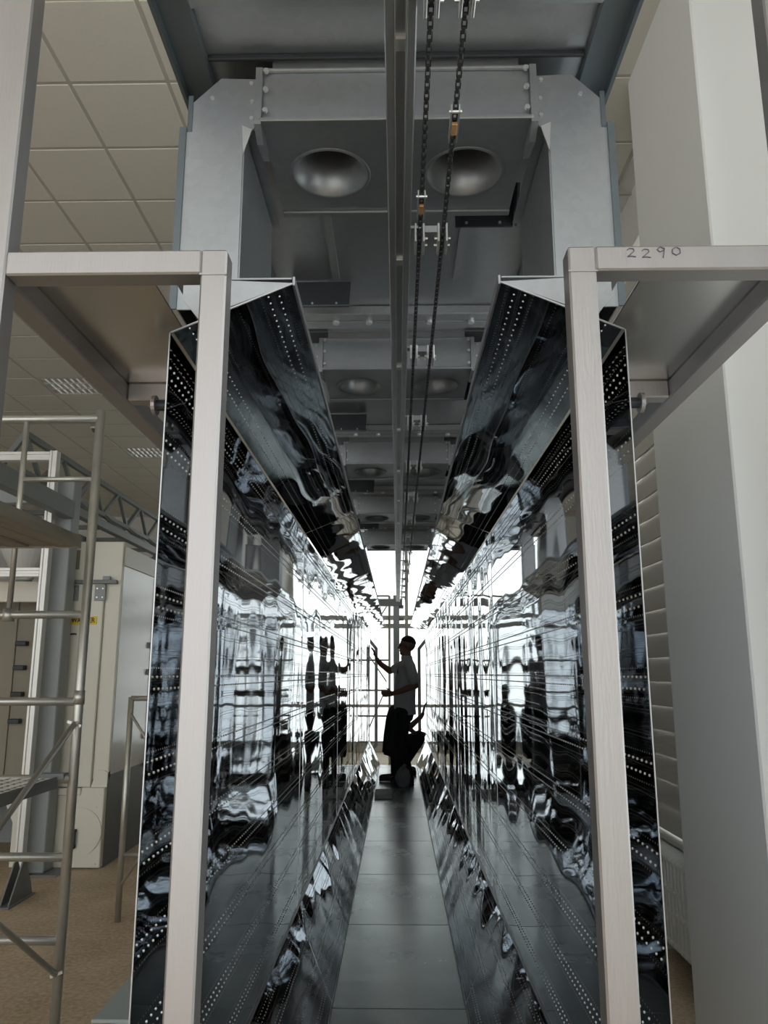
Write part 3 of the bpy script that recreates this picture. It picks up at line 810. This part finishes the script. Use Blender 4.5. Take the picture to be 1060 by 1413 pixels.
obj('shaft', MB().cbox(-.085, .085, -.085, .085, .014, 3.40, .008), 'gpaint', t)
obj('base_plate', MB().cbox(-.14, .22, -.14, .16, 0, .014, .003), 'gpaint_d', t)
obj('cross_beam', MB().cbox(-2.2, -.085, -.05, .05, 3.16, 3.30, .005), 'gpaint', t)
obj('beam_under', MB().cbox(.005, .105, -2.3, -.085, 3.0, 3.16, .005), 'gpaint_d', t)
t = thing('lattice_truss', 'dark grey lattice truss running overhead behind the scaffold tower', 'truss', (-3.62, 7.3, 3.645))
t.scale = (1.207,) * 3
LT = 6.48
def chord(name, x, z, w): obj(name, MB().cbox(x - w / 2, x + w / 2, 0, LT, z - w / 2, z + w / 2, .004), 'gpaint_d', t)
chord('top_chord', 0, .23, .05); chord('bottom_chord', -.02, -.07, .045)
chord('bottom_chord', .17, -.27, .075); chord('bottom_chord', -.34, -.27, .06)
n = 9; dy = LT / n
for k in range(n):
    y = k * dy
    for a, b in (((0, y, .23), (-.02, y + dy / 2, -.07)), ((-.02, y + dy / 2, -.07), (0, y + dy, .23)), ((-.02, y + dy / 2, -.07), (.17, y + dy, -.27))):
        obj('lattice_bar', MB().bar(a, b, .032, .032), 'gpaint_d', t)
    obj('cross_tie', MB().bar((-.34, y, -.27), (.17, y, -.27), .04, .04), 'gpaint_d', t)
    if k % 2 == 0: obj('lattice_bar', MB().bar((0, y, .23), (-.34, y, -.27), .04, .04), 'gpaint_d', t)
for yy in (LT - .1,):
    obj('end_leg', MB().cbox(-.05, .05, yy - .05, yy + .05, -3.645 / 1.207, .20, .005), 'gpaint_d', t)

# cream spray cabin
MY = 7.2; MX = -2.55
t = thing('spray_cabin', 'tall cream enamel spray cabin with flush door and round service hatch', 'cabin', (MX, MY, 0))
obj('front_wall', MB().cbox(-.62, 0, .0, .05, .72, 2.84, .006), 'cream', t)
obj('front_wall', MB().cbox(-2.3, -.62, .0, .05, 2.28, 2.47, .006), 'cream', t)
obj('roof_box', MB().box(-.62, 0, .05, 2.4, 2.72, 2.80).box(-2.3, -.62, .05, 2.4, 2.42, 2.47).box(-.62, -.58, .05, 2.4, 2.42, 2.80), 'cream', t)
obj('side_wall', MB().cbox(-.05, .0, .05, 2.4, .72, 2.80, .004), 'cream2', t)
obj('side_post', MB().cbox(-.04, .012, 1.0, 1.12, .72, 2.62, .004), 'cream', t)
obj('side_top_rail', MB().cbox(-.04, .014, .05, 2.4, 2.62, 2.80, .004), 'cream', t)
obj('side_skirt', MB().prism_x([(0.0, 0), (2.4, 0), (2.4, .76), (.05, .76), (.0, .66)], -.06, .004), 'dgrey', t)
d = obj('door', MB().cbox(-.50, -.14, -.035, .0, .66, 2.44, .006), 'cream', t)
obj('door_seam', MB().box(-.142, -.137, -.006, 0, .62, 2.44), 'brown', d)
for x in (-.422, -.175): 
    hp = obj('hinge_plate', MB().cbox(x - .05, x + .05, -.043, -.034, 2.285, 2.43, .003), 'gpaint', d)
    for bx in (-.025, .025):
        for bz in (-.04, .04): obj('bolt', MB().tube((x + bx, -.05, 2.357 + bz), (x + bx, -.043, 2.357 + bz), .007, None, 8), 'zinc', d)
obj('door_handle', MB().bar((-.44, -.07, 1.98), (-.36, -.07, 1.985), .014, .014).tube((-.37, -.07, 1.985), (-.37, -.035, 1.985), .008, None, 8), 'black', d)
obj('knob', MB().tube((-.46, -.05, 1.40), (-.46, -.035, 1.40), .02, None, 12), 'zinc', d)
obj('track', MB().cbox(-.50, -.02, -.07, -.03, 2.44, 2.475, .003), 'gpaint_d', t)
for x in (-.46, -.12): obj('track_roller', MB().cbox(x - .035, x + .035, -.06, -.03, 2.475, 2.51, .004), 'gpaint', t)
obj('warning_vent', MB().box(-.44, -.40, -.004, 0, 2.58, 2.76), 'brown', t)
obj('threshold', MB().cbox(-.62, -.20, -.09, 0, .60, .66, .006), 'cream', t)
lw = obj('lower_box', MB().cbox(-.50, .0, -.07, .05, .01, .66, .006).prism([(-.14, .66), (0, .66), (0, .78), (-.03, .80), (-.10, .80)], -.02, .05), 'cream', t)
n_ = 28
obj('round_hatch', MB().tube((-.20, -.082, .30), (-.20, -.07, .30), .20, None, 36), 'cream', lw)
obj('hatch_handle', MB().cbox(-.235, -.205, -.12, -.105, .17, .33, .006).box(-.23, -.21, -.106, -.08, .175, .195).box(-.23, -.21, -.106, -.08, .305, .325), 'black', lw)
for x, z in ((-.47, .60), (-.04, .60), (-.04, .04), (-.06, .50)): obj('bolt', MB().tube((x, -.078, z), (x, -.07, z), .008, None, 8), 'zinc', lw)
obj('under_void_block', MB().box(-2.3, -.45, 1.0, 2.4, .0, .62), 'gpaint', t)  # added block set deep in shade, standing in for the dark void underneath
obj('lower_apron', MB().cbox(-2.3, -.62, .0, .05, .50, .66, .006).box(-2.3, -.55, .05, .56, .60, .64).box(-2.3, -.58, .05, 1.0, .56, .60).cbox(-2.3, -.62, -.06, .0, .58, .64, .006), 'cream', t)
obj('inner_panel', MB().cbox(-2.3, -.62, .50, .55, .62, 2.42, .004), 'brown', t)
for x in (-.78, -1.6, -2.28): obj('leg', MB().prism([(x - .03, 0), (x + .03, 0), (x + .03, .36), (x + .10, .5), (x - .10, .5), (x - .03, .36)], 0, .05), 'cream', t)
obj('panel_fold', MB().cbox(-1.18, -1.165, .48, .51, .66, 2.40, .002), 'brown', t)
for k, z in enumerate((1.92, 1.69, 1.44, 1.19)):
    obj('clamp', MB().cbox(-1.15, -1.04, .43, .505, z - .022, z + .022, .006), 'black', t)
for k, z in enumerate((1.92, 1.65, 1.02, .76)):
    obj('clamp', MB().cbox(-.0, .05, .99, 1.09, z - .03, z + .03, .006), 'black', t)
# sign with lettering
sg = obj('name_sign', MB().cbox(-.435, -.185, -.041, -.036, 2.07, 2.145, .001), 'yellow', t)
cu = bpy.data.curves.new('sign_text', 'FONT'); cu.body = 'WAGNER'; cu.size = .062; cu.extrude = .0008; cu.offset = .0016
cu.align_x = 'CENTER'; cu.align_y = 'CENTER'
to = bpy.data.objects.new('sign_text_tmp', cu); C.objects.link(to)
bpy.context.view_layer.update()
dg = bpy.context.evaluated_depsgraph_get()
tme = bpy.data.meshes.new_from_object(to.evaluated_get(dg))
bpy.data.objects.remove(to)
tme.materials.clear(); tme.materials.append(M['ink'])
xs_ = [v.co.x for v in tme.vertices]
sc = .215 / (max(xs_) - min(xs_))
tme.transform(Matrix.Diagonal((sc, 1, 1, 1)))
tl = link('lettering', tme, sg, (-.31, -.0415, 2.1075)); tl.rotation_euler = (math.pi / 2, 0, 0)

hp = thing('powder_hopper', 'white funnel hopper above the booth behind the aluminium frame', 'hopper', (-3.75, 7.8, 0))
obj('cone', MB().tube((0, 0, 2.55), (0, 0, 2.86), .08, .26, 24, True), 'cream2', hp, False)
obj('bin', MB().tube((0, 0, 2.86), (0, 0, 3.15), .26, None, 24), 'cream2', hp, False)
for a in range(3):
    th = a * 2.094 + .5
    obj('leg', MB().tube((.24 * math.cos(th), .24 * math.sin(th), 2.80), (.26 * math.cos(th), .26 * math.sin(th), 3.0), .02, None, 8), 'cream2', hp)
obj('neck', MB().tube((0, 0, 2.47), (0, 0, 2.55), .07, .08, 16), 'gpaint', hp)

# ------------------------------------------------------------ steelwork beyond the far mouth
t = thing('gantry_column', 'grey steel gantry column beyond the far mouth of the tunnel', 'column', (-.02, 13.2, 0)); t['kind'] = 'thing'
obj('shaft', MB().cbox(-.05, .05, -.05, .05, .01, 2.92, .005), 'bluegrey', t)
obj('base_plate', MB().cbox(-.12, .12, -.12, .12, 0, .012, .003), 'bluegrey', t)
obj('head_beam', MB().cbox(-.60, .10, -.06, .06, 2.74, 2.86, .005), 'gpaint', t)
obj('bracket', MB().cbox(.05, .12, -.02, .02, 2.50, 2.55, .003), 'gpaint', t)
obj('bracket', MB().cbox(.05, .12, -.02, .02, 2.70, 2.76, .003), 'gpaint', t)
t = thing('far_scaffold_frame', 'thin tube scaffold frame in front of the bright far window', 'scaffold', (-.14, 13.6, 0))
for x in (0, -.9): obj('standard', MB().tube((x, 0, 0), (x, 0, 2.95), .02, None, 10), 'scaf', t, True)
for z in (2.95, 1.86, 1.36, .94, .52): obj('rung', MB().tube((-.9, 0, z), (0, 0, z), .016, None, 10), 'scaf', t, True)
for a, b in (((0, .03, 2.85), (-.6, .03, 1.9)), ((-.1, .03, 1.3), (-.45, .03, .5)), ((-.6, .03, 2.3), (-.05, .03, 1.5))): obj('brace', MB().tube(a, b, .011, None, 8), 'scaf', t, True)

# ------------------------------------------------------------ people
def remeshed(name, mb, m, parent, vox=.009, sm=4):
    o = obj(name, mb, m, parent, True)
    r = o.modifiers.new('remesh', 'REMESH'); r.mode = 'VOXEL'; r.voxel_size = vox; r.use_smooth_shade = True
    s_ = o.modifiers.new('smooth', 'SMOOTH'); s_.factor = .5; s_.iterations = sm
    return o
def chainc(b, pts):
    for (p, r), (q, r2) in zip(pts[:-1], pts[1:]): b.capsule(p, q, r, r2)
def hand(b, wrist, d, up, L=.18, curl=.3, flip=1):
    """palm and five bent fingers; d = pointing direction, up = towards the thumb side, palm normal = d x up"""
    wrist = Vector(wrist); d = Vector(d).normalized(); up = (Vector(up) - d * Vector(up).dot(d)).normalized(); nn = d.cross(up) * flip
    pal = wrist + d * L * .30
    for k in (-1, -.33, .33, 1): b.capsule(wrist + up * (k * .016), wrist + d * L * .52 + up * (k * .029), .015, .0125, 8, 3)
    for k, (o_, ln) in enumerate(((.032, .36), (.011, .42), (-.011, .39), (-.031, .30))):
        p = wrist + d * L * .5 + up * o_
        q = p + (d + nn * curl * .4).normalized() * (L * ln * .5)
        r = q + (d + nn * curl * 1.4).normalized() * (L * ln * .55)
        b.capsule(p, q, .0095, .009, 8, 3); b.capsule(q, r, .009, .0075, 8, 3)
    p = wrist + d * L * .16 + up * .026
    q = p + (d * .7 + up).normalized() * L * .22
    r = q + (d + up * .35 + nn * .3).normalized() * L * .2
    b.capsule(p, q, .013, .010, 8, 3); b.capsule(q, r, .010, .008, 8, 3)
def head(b, c, f, s=1.0):
    """head at c facing f (unit x direction -1 or 1)"""
    x, y, z = c
    b.ell((x + f * -.012, y, z + .03), (.098 * s, .077 * s, .098 * s))
    b.ell((x + f * .022, y, z - .035), (.068 * s, .062 * s, .082 * s))
    b.ell((x + f * .062, y, z - .085), (.030, .034, .026))            # chin
    b.capsule((x + f * .085, y, z + .018), (x + f * .106, y, z - .018), .011, .015, 8, 3)   # nose
    b.ell((x + f * .083, y, z - .052), (.014, .026, .012))            # lips
    b.ell((x + f * .080, y, z + .030), (.016, .050, .010))            # brow
    for k in (-1, 1):
        b.ell((x - f * .012, y + k * .078, z - .002), (.022, .010, .034))
def face_bits(c, f, parent):
    x, y, z = c
    b = MB()
    for k in (-1, 1): b.ell((x + f * .083, y + k * .031, z + .012), (.009, .013, .008), 10, 6)
    obj('eyes', b, 'ink', parent, True)
def hair_cap(c, f, parent, s=1.0):
    x, y, z = c; b = MB(); n = 24; k = 12
    vs = []; fs = []
    for j in range(k + 1):
        th = j / k * 1.40
        for i in range(n):
            ph = 2 * math.pi * i / n
            lim = th * (1 - .28 * max(0, math.cos(ph) * f) ** 1.5) * (1.0 + .16 * max(0, -math.cos(ph) * f))
            vs.append((x - f * .012 + .102 * s * math.sin(lim) * math.cos(ph), y + .081 * s * math.sin(lim) * math.sin(ph), z + .03 + .103 * s * math.cos(lim)))
    for j in range(k):
        for i in range(n): fs.append((j * n + i, (j + 1) * n + i, (j + 1) * n + (i + 1) % n, j * n + (i + 1) % n))
    b.add(vs, fs); obj('hair', b, 'hair', parent, True)

# standing person facing the panel on the scaffold side; local x < 0 is forward
p = thing('person', 'person in pale polo shirt and dark trousers standing, raising one hand to the mirror panel', 'person', (.055, 9.95, ZF + .003))
b = MB(); hc = (.062, 0, 1.615)
head(b, hc, -1)
chainc(b, [((.065, 0, 1.40), .062), ((.055, 0, 1.55), .055)])
b.loft([((.02, 0, .86), .10, .15), ((.02, 0, 1.0), .10, .14), ((.045, 0, 1.25), .105, .165), ((.06, 0, 1.40), .085, .16), ((.06, 0, 1.45), .05, .08)])
na = [((.095, -.175, 1.385), .055), ((.155, -.235, 1.14), .042), ((-.02, -.21, 1.075), .036), ((-.115, -.17, 1.045), .027)]
fa = [((.02, .175, 1.395), .055), ((-.155, .22, 1.315), .042), ((-.27, .19, 1.40), .034), ((-.315, .175, 1.46), .026)]
chainc(b, na); chainc(b, fa)
hand(b, (-.115, -.17, 1.045), (-1, .1, -.05), (0, -.2, 1), .17, .7)
hand(b, (-.315, .175, 1.46), (-.38, -.05, 1), (-.2, -1, 0), .18, .25, -1)
for yl, xk, xf in ((-.09, -.03, .05), (.09, -.05, -.09)):
    chainc(b, [((.015, yl, .86), .088), ((xk, yl, .47), .056), ((xf + .02, yl, .10), .042)])
    b.capsule((xf + .04, yl, .05), (xf - .15, yl, .035), .04, .033)
body = remeshed('body', b, 'skin', p, .0075, 3)
face_bits(hc, -1, p); hair_cap(hc, -1, p)
b = MB()
b.loft([((.035, 0, .79), .135, .185), ((.03, 0, .90), .132, .18), ((.03, 0, 1.05), .135, .172), ((.045, 0, 1.24), .130, .185), ((.06, 0, 1.38), .108, .185), ((.062, 0, 1.44), .075, .115), ((.062, 0, 1.475), .062, .066)], 24)
chainc(b, [((.085, -.165, 1.375), .075), ((.128, -.215, 1.23), .074), ((.137, -.22, 1.20), .070)])
chainc(b, [((.03, .165, 1.385), .072), ((-.06, .195, 1.35), .066), ((-.09, .20, 1.34), .060)])
sh = remeshed('shirt', b, 'shirt', p, .010, 3)
obj('collar', MB().loft([((.058, 0, 1.455), .074, .078), ((.055, 0, 1.50), .066, .070)], 20), 'shirt', p, True)
obj('chest_badge', MB().cbox(-.062, -.052, -.11, -.07, 1.28, 1.325, .003), 'ink', p)
b = MB()
b.loft([((.02, 0, .92), .118, .165), ((.02, 0, .80), .125, .178), ((.015, 0, .72), .11, .17)], 24)
for yl, xk, xf in ((-.088, -.035, .045), (.09, -.065, -.085)):
    chainc(b, [((.015, yl, .82), .108), ((xk, yl, .47), .088), ((xf + .01, yl, .10), .074), ((xf + .01, yl, .09), .072)])
remeshed('trousers', b, 'trous', p, .012, 4)
for yl, xf in ((-.09, .05), (.09, -.09)):
    b = MB().capsule((xf + .04, yl, .05), (xf - .16, yl, .04), .05, .04); b.cbox(xf - .2, xf + .09, yl - .04, yl + .04, 0, .02, .006)
    remeshed('shoe', b, 'shoe', p, .01, 2)

# crouching person behind, reaching to the panel on the radiator side; forward is +x
p = thing('person', 'person in dark clothes crouching behind the standing one, hand on the opposite mirror panel', 'person', (-.01, 10.75, ZF + .003))
b = MB(); hc = (.07, 0, 1.00)
head(b, hc, 1)
chainc(b, [((-.01, 0, .84), .06), ((.06, 0, .95), .054)])
b.loft([((-.06, 0, .30), .12, .16), ((-.05, 0, .50), .11, .15), ((-.02, 0, .70), .11, .165), ((-.01, 0, .82), .09, .16), ((-.015, 0, .87), .05, .08)])
ra_ = [((.01, -.175, .80), .052), ((.16, -.20, .60), .041), ((.31, -.17, .73), .031), ((.335, -.16, .765), .026)]
la_ = [((.0, .175, .80), .052), ((.10, .22, .60), .041), ((.24, .20, .50), .028)]
chainc(b, ra_); chainc(b, la_)
hand(b, (.335, -.16, .765), (.25, 0, 1), (-.2, -1, 0), .18, .3, 1)
hand(b, (.24, .20, .50), (1, 0, -.2), (0, 0, 1), .17, .7)
for yl in (-.13, .13):
    chainc(b, [((-.05, yl * .8, .32), .09), ((.29, yl, .45), .066), ((.06, yl, .10), .044)])
    b.capsule((.04, yl, .05), (.20, yl, .035), .04, .033)
remeshed('body', b, 'skin', p, .0085, 3)
face_bits(hc, 1, p); hair_cap(hc, 1, p)
b = MB()
b.loft([((-.06, 0, .27), .14, .18), ((-.05, 0, .50), .13, .17), ((-.02, 0, .70), .13, .185), ((-.01, 0, .81), .11, .18), ((-.015, 0, .87), .06, .075)], 24)
for a in (ra_, la_): chainc(b, [(a[0][0], .07), (tuple(Vector(a[0][0]).lerp(Vector(a[1][0]), .6)), .062)])
remeshed('shirt', b, 'trous', p, .011, 3)
b = MB()
for yl in (-.13, .13): chainc(b, [((-.05, yl * .8, .32), .11), ((.28, yl, .45), .085), ((.07, yl, .12), .066)])
b.loft([((-.05, 0, .40), .13, .18), ((-.05, 0, .24), .13, .18)], 20)
remeshed('trousers', b, 'trous', p, .012, 4)
for yl in (-.13, .13):
    b = MB().capsule((.02, yl, .05), (.21, yl, .04), .05, .04); b.cbox(-.03, .25, yl - .04, yl + .04, 0, .02, .006)
    remeshed('shoe', b, 'shoe', p, .01, 2)

# things on the tunnel floor
t = thing('cloth_bundle', 'crumpled grey cloth bundle on the tunnel floor at the standing person\'s feet', 'cloth', (.06, 9.6, ZF))
b = MB(); n = 28; k = 18; vs = []; fs = []
for j in range(k + 1):
    th = math.pi * j / k
    for i in range(n):
        ph = 2 * math.pi * i / n
        r = 1 + .10 * math.sin(5 * ph + 3 * th) + .07 * math.sin(9 * ph - 5 * th) * math.sin(th)
        z = .095 + .115 * r * math.cos(th)
        vs.append((.085 * r * math.sin(th) * math.cos(ph), .08 * r * math.sin(th) * math.sin(ph), max(0, z)))
for j in range(k):
    for i in range(n): fs.append((j * n + i, (j + 1) * n + i, (j + 1) * n + (i + 1) % n, j * n + (i + 1) % n))
obj('bundle', b.add(vs, fs), 'rag', t, True)
obj('knot', MB().capsule((.0, 0, .20), (.02, -.02, .235), .03, .02), 'rag', t, True)
t = thing('white_packet', 'flat white packet lying on the tunnel floor', 'packet', (-.155, 8.9, ZF))
obj('wrap', MB().cbox(-.095, .095, -.24, .24, 0, .035, .006), 'paper', t)
obj('flap', MB().cbox(-.09, .09, -.242, -.1, .035, .038, .001), 'paper', t)
